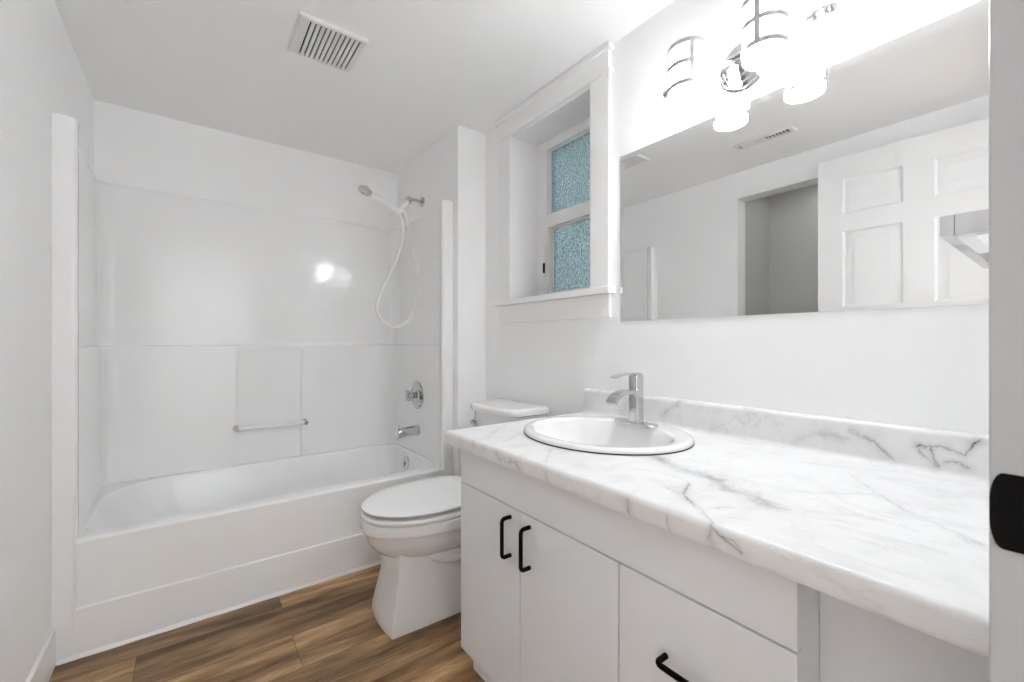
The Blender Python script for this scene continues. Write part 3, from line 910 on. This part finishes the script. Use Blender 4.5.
# trapway swelling on each side
for s in (1, -1):
    rs = []
    path = spline([(0.74, TY + s * 0.085, 0.255), (0.84, TY + s * 0.095, 0.235), (0.93, TY + s * 0.098, 0.245), (1.02, TY + s * 0.10, 0.30), (1.08, TY + s * 0.10, 0.34)], 4)
    tube(bm, path, [0.012 + 0.026 * math.sin(PI * k / (len(path) - 1)) ** 0.6 for k in range(len(path))], 14)
obj('pedestal', bm, M['porcelain'], toi, angle=30)
bm = BM()
rings = [oval(0.522, 1.03, 0.184, 0.4175, 2.05, 3), oval(0.516, 1.03, 0.190, 0.421, 2.05, 3), oval(0.515, 1.03, 0.191, 0.432, 2.05, 3), oval(0.520, 1.03, 0.187, 0.438, 2.05, 3)]
loft(bm, rings)
obj('seat', bm, M['seat'], toi, angle=60)
bm = BM()
rings = [oval(0.530, 1.03, 0.176, 0.4475, 2.05, 3), oval(0.520, 1.03, 0.186, 0.450, 2.05, 3), oval(0.518, 1.03, 0.189, 0.457, 2.05, 3), oval(0.522, 1.03, 0.186, 0.461, 2.05, 3), oval(0.537, 1.025, 0.174, 0.467, 2.05, 3), oval(0.59, 1.01, 0.138, 0.471, 2.05, 3), oval(0.70, 0.97, 0.06, 0.473, 2.05, 3)]
loft(bm, rings)
obj('lid', bm, M['seat'], toi, angle=60)
for s in (1, -1):
    bm = BM(); box(bm, (1.022, TY + s * 0.078 - 0.024, 0.415), (1.062, TY + s * 0.078 + 0.024, 0.452), 0.008, 3)
    obj('seat_hinge', bm, M['seat'], toi)
def tank_ring(xf, xb, hw, z, bow=0.04, r=0.03):
    pts = []
    hw = hw * 0.94
    for k in range(13):
        t = -1 + 2 * k / 12
        pts.append((xf + bow * t * t + (0.014 if abs(t) == 1 else 0), TY + 0.0125 - hw * t if abs(t) < 1 else TY + 0.0125 - hw * t, z))
    pts += [(xb, TY + 0.0125 - hw, z), (xb, TY + 0.0125 + hw, z)]
    return pts
bm = BM()
loft(bm, [tank_ring(1.120, 1.29, 0.165, 0.414), tank_ring(1.110, 1.292, 0.172, 0.43), tank_ring(1.090, 1.294, 0.184, 0.60), tank_ring(1.083, 1.294, 0.190, 0.766)])
obj('tank', bm, M['porcelain'], toi, angle=40)
bm = BM()
loft(bm, [tank_ring(1.077, 1.294, 0.192, 0.764), tank_ring(1.066, 1.298, 0.201, 0.768), tank_ring(1.066, 1.298, 0.202, 0.786), tank_ring(1.071, 1.295, 0.198, 0.795), tank_ring(1.084, 1.287, 0.187, 0.799)])
obj('tank_lid', bm, M['porcelain'], toi, angle=50)
bm = BM()
lathe(bm, [(0.016, 0), (0.016, 0.006), (0.010, 0.009), (0.010, 0.018)], (1.108, TY + 0.145, 0.705), (-1, 0, 0), 16)
tube(bm, spline([(1.090, TY + 0.150, 0.705), (1.080, TY + 0.135, 0.704), (1.074, TY + 0.10, 0.698), (1.070, TY + 0.065, 0.692)], 4), [0.010] + [0.0075] * 12, 10)
obj('flush_lever', bm, M['chrome'], toi, label='chrome flush lever')
for s in (1, -1):
    bm = BM(); lathe(bm, [(0.014, 0), (0.014, 0.008), (0.008, 0.016), (0, 0.017)], (0.98, TY + s * 0.138, 0.0), (0, 0, 1), 14)
    obj('bolt_cap', bm, M['seat'], toi)

# ------------------------------------------------------------------ vanity cabinet
VX, VY0, VY1 = 0.71, 0.252, 1.229        # door faces, near and far ends
VZ0, VZ1 = 0.089, 0.757
VB = XR - 0.016
van = thing('vanity_cabinet', ((VX + VB) / 2, (VY0 + VY1) / 2, 0), 'white flat-front bathroom vanity cabinet with black bar pulls', 'cabinet')
bm = BM()
bf = VX + 0.019
box(bm, (bf, VY0 + 0.001, VZ0), (VB, VY0 + 0.017, VZ1), 0.0008)
box(bm, (bf, VY1 - 0.017, VZ0), (VB, VY1 - 0.001, VZ1), 0.0008)
box(bm, (bf, VY0 + 0.017, VZ0), (VB, VY1 - 0.017, VZ0 + 0.016)); box(bm, (VB - 0.012, VY0 + 0.017, VZ0 + 0.016), (VB, VY1 - 0.017, VZ1))
box(bm, (bf, VY0 + 0.017, VZ0 + 0.016), (bf + 0.016, VY1 - 0.017, VZ1 - 0.13))
obj('body', bm, M['cabinet'], van)
bm = BM(); box(bm, (0.800, YF + 0.0015, 0.0), (0.816, VY0 + 0.0005, VZ1), 0.0006)
obj('filler_panel', bm, M['cabinet'], van)
bm = BM(); box(bm, (VX + 0.045, VY0 + 0.004, 0.0), (VX + 0.06, VY1 - 0.004, VZ0 - 0.0005), 0.001)
obj('toe_kick', bm, M['cabinet'], van)
G = 0.002
SEAM = 0.634
bm = BM(); box(bm, (VX, VY0, SEAM + G), (VX + 0.018, VY1, VZ1 - 0.004), 0.0012)
obj('front_panel', bm, M['cabinet'], van)
def handle_bm(p, axis, length=0.128, out=0.034, r=0.0055):
    p = Vector(p)
    a = Vector((0, 0, 1)) if axis == 'z' else Vector((0, 1, 0))
    o = Vector((-1, 0, 0))
    h = length / 2
    c = 0.010
    pts = [p + a * h, p + a * h + o * (out - c)]
    for k in range(1, 5):
        t = PI / 2 * k / 4
        pts.append(p + a * (h - c + c * math.cos(t)) + o * (out - c + c * math.sin(t)))
    for k in range(4, 0, -1):
        t = PI / 2 * k / 4
        pts.append(p - a * (h - c + c * math.cos(t)) + o * (out - c + c * math.sin(t)))
    pts += [p - a * h + o * (out - c), p - a * h]
    bm = BM(); tube(bm, pts, r, 12)
    return bm
Y1, Y2 = 0.913, 0.580
for y0, y1, hy in ((Y1 + G, VY1, Y1 + 0.042), (Y2 + G, Y1 - G, Y1 - 0.042)):
    bm = BM(); box(bm, (VX, y0, VZ0), (VX + 0.018, y1, SEAM - G), 0.0012)
    dr = obj('door', bm, M['cabinet'], van)
    obj('handle', handle_bm((VX + 0.001, hy, 0.553), 'z', 0.106, 0.031), M['black'], dr, label='black bar pull')
for z0, z1 in ((0.366 + G, SEAM - G), (VZ0, 0.366 - G)):
    bm = BM(); box(bm, (VX, VY0, z0), (VX + 0.018, Y2 - G, z1), 0.0012)
    dr = obj('drawer', bm, M['cabinet'], van)
    obj('handle', handle_bm((VX + 0.001, (VY0 + Y2) / 2, (z1 - 0.127)), 'y', 0.106, 0.031), M['black'], dr, label='black bar pull')

# ------------------------------------------------------------------ countertop with rolled edge, backsplash
CTX, CT_Y0, CT_Y1, CT = 0.664, YF + 0.001, 1.252, 0.800
ct = thing('countertop', (0, 0, 0), 'white marble-look laminate countertop with grey veins and rolled front edge', 'countertop')
bm = BM()
prof = [(XR - 0.003, CT - 0.020), (CTX + 0.03, CT - 0.020), (CTX + 0.03, CT - 0.042), (CTX + 0.012, CT - 0.042), (CTX + 0.004, CT - 0.040), (CTX, CT - 0.033)]
prof += [(CTX + 0.010 - 0.010 * math.cos(t), CT - 0.010 + 0.0112 * math.sin(t)) for t in [PI / 2 * k / 6 for k in range(0, 7)]]
prof += [(CTX + 0.025, CT + 0.0006), (CTX + 0.05, CT), (CTX + 0.06, CT)]
SPX = XR - 0.021
prof += [(SPX - 0.014, CT)] + [(SPX - 0.014 + 0.014 * math.sin(t), CT + 0.014 - 0.014 * math.cos(t)) for t in [PI / 2 * k / 5 for k in range(1, 6)]]
prof += [(SPX, CT + 0.082)] + [(SPX + 0.012 - 0.012 * math.cos(t), CT + 0.085 + 0.012 * math.sin(t)) for t in [PI / 2 * k / 5 for k in range(0, 6)]]
prof += [(XR - 0.001, CT + 0.097), (XR - 0.001, CT - 0.020)]
# the sink cutout: build the sheet as front strip / back strip / sides around the hole (the sink rim hides the joint)
SKX, SKY, SKA, SKB = 1.045, 0.912, 0.272, 0.240        # sink centre, half length (y), half depth (x)
hx0, hx1, hy0, hy1 = CTX + 0.06, SPX - 0.014, SKY - SKA - 0.02, SKY + SKA + 0.02
def prof_loft(y0, y1, pr): loft(bm, [[(x, y0, z) for x, z in pr], [(x, y1, z) for x, z in pr]])
prof_loft(CT_Y0, hy0, prof); prof_loft(hy1, CT_Y1, prof)
prof_loft(hy0, hy1, [p for p in prof if p[0] <= CTX + 0.061] + [(hx0, CT - 0.020)])
prof_loft(hy0, hy1, [(hx1, CT - 0.020)] + [p for p in prof if p[0] >= SPX - 0.0141 and p[1] >= CT] + [(XR - 0.001, CT - 0.020)])
# the field around the oval cutout
N = 64
angs = sorted([2 * PI * k / N for k in range(N)] + [math.atan2(y - SKY, x - SKX) % (2 * PI) for x in (hx0, hx1) for y in (hy0, hy1)])
def edge(a):
    ca, sa = math.cos(a), math.sin(a)
    ts = []
    if abs(ca) > 1e-9: ts.append(((hx1 if ca > 0 else hx0) - SKX) / ca)
    if abs(sa) > 1e-9: ts.append(((hy1 if sa > 0 else hy0) - SKY) / sa)
    t = min(ts)
    return SKX + ca * t, SKY + sa * t
def hole(a):
    q = 1 / math.sqrt((math.cos(a) / (SKB * 0.93)) ** 2 + (math.sin(a) / (SKA * 0.93)) ** 2)
    return SKX + q * math.cos(a), SKY + q * math.sin(a)
ro = [edge(a) for a in angs]; ri = [hole(a) for a in angs]
V4 = [[bm.verts.new((x, y, z)) for x, y in r_] for r_, z in ((ro, CT), (ri, CT), (ri, CT - 0.02), (ro, CT - 0.02))]
for A_, B_ in ((0, 1), (1, 2), (2, 3), (3, 0)):
    for k in range(len(angs)):
        j = (k + 1) % len(angs)
        bm.faces.new((V4[A_][k], V4[A_][j], V4[B_][j], V4[B_][k]))
# end build-up strip on the open left end
box(bm, (CTX + 0.013, CT_Y1 - 0.018, CT - 0.041), (XR - 0.02, CT_Y1 - 0.0005, CT - 0.019), 0.001)
obj('top', bm, M['marble'], ct, angle=40)

# ------------------------------------------------------------------ sink and faucet
sk = thing('sink', (SKX, SKY, CT), 'white oval drop-in sink set in the marble-look countertop', 'sink')
def ell(sx, sy, z, dx=0.0, n=64):
    return [(SKX + dx + SKB * sx * math.cos(2 * PI * k / n), SKY + SKA * sy * math.sin(2 * PI * k / n), z) for k in range(n)]
bm = BM()
sd = -0.028
rings = [ell(0.97, 0.97, CT + 0.0036), ell(1.0, 1.0, CT + 0.0042), ell(1.0, 1.0, CT + 0.009), ell(0.985, 0.987, CT + 0.0135), ell(0.96, 0.965, CT + 0.016), ell(0.92, 0.93, CT + 0.0165),
         ell(0.80, 0.88, CT + 0.0155, sd * 0.75), ell(0.775, 0.862, CT + 0.013, sd * 0.85), ell(0.755, 0.845, CT + 0.004, sd * 0.95), ell(0.725, 0.815, CT - 0.02, sd), ell(0.66, 0.745, CT - 0.06, sd), ell(0.56, 0.63, CT - 0.10, sd), ell(0.42, 0.46, CT - 0.126, sd), ell(0.26, 0.28, CT - 0.139, sd), ell(0.10, 0.09, CT - 0.143, sd)]
loft(bm, rings, True, False, True)
obj('basin', bm, M['porcelain'], sk, angle=60)
bm = BM()
lathe(bm, [(0.026, 0.0), (0.026, 0.003), (0.02, 0.005), (0.014, 0.002), (0.0, 0.003)], (SKX + sd, SKY, CT - 0.1435), (0, 0, 1), 24)
obj('drain', bm, M['chrome'], sk, label='chrome drain')
bm = BM()
prism_pts = [(SKX - SKB * 0.985 + 0, SKY, CT)]
loft(bm, [ell(1.003, 1.003, CT + 0.0002), ell(1.003, 1.003, CT + 0.0036), ell(0.97, 0.97, CT + 0.0038), ell(0.97, 0.97, CT + 0.0002)], True, False, False)
obj('rim_gasket', bm, M['rubber'], sk, label='thin dark seal line under the rim')

FX, FY, FZ = 1.195, 0.902, CT + 0.0165
fa = thing('faucet', (FX, FY, FZ), 'chrome single-lever faucet with flat curved spout on the sink rim', 'faucet')
bm = BM()
loft(bm, [rrect(FX, FY, 0.027, 0.082, 0.026, FZ - 0.0005), rrect(FX, FY, 0.027, 0.082, 0.026, FZ + 0.004), rrect(FX, FY, 0.024, 0.079, 0.023, FZ + 0.007)])
obj('base_plate', bm, M['chrome'], fa)
bm = BM()
loft(bm, [rrect(FX, FY, 0.023, 0.023, 0.010, FZ + 0.006, 5), rrect(FX, FY, 0.020, 0.020, 0.009, FZ + 0.012, 5), rrect(FX, FY, 0.020, 0.019, 0.009, FZ + 0.118, 5), rrect(FX, FY, 0.018, 0.017, 0.008, FZ + 0.121, 5)])
obj('body', bm, M['chrome'], fa, angle=30)
bm = BM()
loft(bm, [rrect(FX, FY, 0.018, 0.017, 0.008, FZ + 0.1205, 5), rrect(FX, FY, 0.020, 0.019, 0.009, FZ + 0.123, 5), rrect(FX, FY, 0.020, 0.019, 0.009, FZ + 0.163, 5), rrect(FX, FY, 0.018, 0.017, 0.008, FZ + 0.167, 5)])
def strap(bm, path, widths, thick):
    rings = []
    for i, (p, w) in enumerate(zip(path, widths)):
        a = path[max(i - 1, 0)]; c = path[min(i + 1, len(path) - 1)]
        t = (c - a).normalized(); nn = Vector((0, 1, 0)).cross(t).normalized()
        rings.append([p + Vector((0, -w, 0)) - nn * thick, p + Vector((0, w, 0)) - nn * thick, p + Vector((0, w, 0)) + nn * thick, p + Vector((0, -w, 0)) + nn * thick])
    loft(bm, rings)
path = spline([(FX + 0.012, FY, FZ + 0.167), (FX - 0.02, FY, FZ + 0.171), (FX - 0.07, FY, FZ + 0.169), (FX - 0.118, FY, FZ + 0.161)], 4)
strap(bm, path, [0.016 - 0.004 * k / (len(path) - 1) for k in range(len(path))], 0.0028)
obj('lever', bm, M['chrome'], fa, angle=30)
bm = BM()
path = spline([(FX - 0.015, FY, FZ + 0.108), (FX - 0.05, FY, FZ + 0.111), (FX - 0.085, FY, FZ + 0.107), (FX - 0.112, FY, FZ + 0.095), (FX - 0.126, FY, FZ + 0.078)], 5)
strap(bm, path, [0.018] * len(path), 0.0065)
obj('spout', bm, M['chrome'], fa, angle=30)

# ------------------------------------------------------------------ mirror with bevelled border
MY0, MY1, MZ0, MZ1 = 0.099, 1.076, 1.171, 1.807
bm = BM()
def mr(i, x): return [(x, MY0 + i, MZ0 + i), (x, MY1 - i, MZ0 + i), (x, MY1 - i, MZ1 - i), (x, MY0 + i, MZ1 - i)]
loft(bm, [mr(0, XR - 0.0005), mr(0, XR - 0.0035), mr(0.020, XR - 0.0048)])
mo_ = obj('mirror', bm, M['mirror'], angle=0.5, wn=False, origin=(XR, (MY0 + MY1) / 2, MZ0))
for p in mo_.data.polygons: p.use_smooth = False
tag(mo_, 'large frameless wall mirror above the vanity counter', 'mirror')

# ------------------------------------------------------------------ vanity light
vl = thing('vanity_light', (XR, 0.609, 1.92), 'chrome two-light vanity fixture with lit white glass shades above the mirror', 'wall light')
RX, RZ_ = 1.273, 1.921
bm = BM()
lathe(bm, [(0.076, 0.0), (0.076, 0.006), (0.070, 0.010), (0.068, 0.010), (0.066, 0.014), (0.057, 0.018), (0.055, 0.018), (0.053, 0.022), (0.041, 0.027), (0.039, 0.027), (0.037, 0.032), (0.020, 0.037), (0.012, 0.039), (0.011, 0.062), (0.0, 0.062)], (XR, 0.612, 1.921), (-1, 0, 0), 48)
obj('backplate', bm, M['chrome'], vl, angle=25)
bm = BM(); tube(bm, [(RX, 0.395, RZ_), (RX, 0.820, RZ_)], 0.0095, 16)
obj('rod', bm, M['chrome'], vl)
for y, s in ((0.395, -1), (0.820, 1)):
    bm = BM()
    lathe(bm, [(0.0095, -0.020), (0.014, -0.018), (0.014, -0.012), (0.010, -0.008), (0.012, 0.0), (0.015, 0.004), (0.015, 0.008), (0.009, 0.012), (0.012, 0.018), (0.012, 0.024), (0.006, 0.030), (0.0, 0.031)], (RX, y, RZ_), (0, s, 0), 20)
    obj('finial', bm, M['chrome'], vl)
for yc, a0 in ((0.718, math.radians(46)), (0.50, math.radians(5))):
    xc, z0, z1, r = 1.195, 1.828, 1.972, 0.051
    bm = BM()
    tube(bm, [(RX, yc, RZ_), (xc + r - 0.004, yc, RZ_)], 0.007, 12)
    lathe(bm, [(0.012, 0), (0.012, 0.004), (0.0, 0.005)], (RX - 0.008, yc, RZ_), (-1, 0, 0), 14)
    obj('arm', bm, M['chrome'], vl)
    bm = BM()
    lathe(bm, [(r - 0.004, z0), (r, z0 + 0.001), (r, z1), (r - 0.004, z1), (r - 0.004, z0)], (xc, yc, 0), (0, 0, 1), 40, False)
    sh = obj('shade', bm, M['lit'], vl, angle=40, label='lit frosted white glass cylinder')
    bm = BM()
    lathe(bm, [(r - 0.0045, z0 + 0.003), (r * 0.6, z0 + 0.0005), (0.002, z0), (0.002, z0 + 0.004), (r - 0.0045, z0 + 0.006)], (xc, yc, 0), (0, 0, 1), 40, True)
    obj('diffuser', bm, M['diffuser'], sh, angle=40, label='glowing lower end')
    bm = BM()
    for zb in (z0 + 0.022, z0 + 0.082, z1 - 0.004):
        lathe(bm, [(r + 0.0005, -0.0068), (r + 0.0032, -0.0068), (r + 0.0032, 0.0068), (r + 0.0005, 0.0068)], (xc, yc, zb), (0, 0, 1), 40, False)
    for k in range(4):
        a = a0 + k * PI / 2
        t = BM(); box(t, (r + 0.0005, -0.0068, z0 + 0.020), (r + 0.0034, 0.0068, z1), 0.0)
        merge(bm, t, Matrix.Translation((xc, yc, 0)) @ Matrix.Rotation(a, 4, 'Z'))
    lathe(bm, [(r + 0.001, z1 + 0.001), (r + 0.001, z1 + 0.003), (r * 0.5, z1 + 0.007), (0.008, z1 + 0.009)], (xc, yc, 0), (0, 0, 1), 40, True)
    obj('cage', bm, M['band'], sh, label='brushed metal bands')

# ------------------------------------------------------------------ towel bar on the front wall
tb = thing('towel_bar', (1.04, YF, 1.25), 'square chrome towel bar on the front wall above the counter end', 'towel bar')
TZ0, TZ1 = 1.2365, 1.2645
bm = BM(); box(bm, (0.832, 0.106, TZ0), (1.262, 0.1205, TZ1), 0.001)
obj('bar', bm, M['chrome'], tb)
for x in (0.832, 1.236):
    bm = BM(); box(bm, (x, YF, TZ0), (x + 0.026, 0.106, TZ1), 0.0005)
    obj('post', bm, M['chrome'], tb)
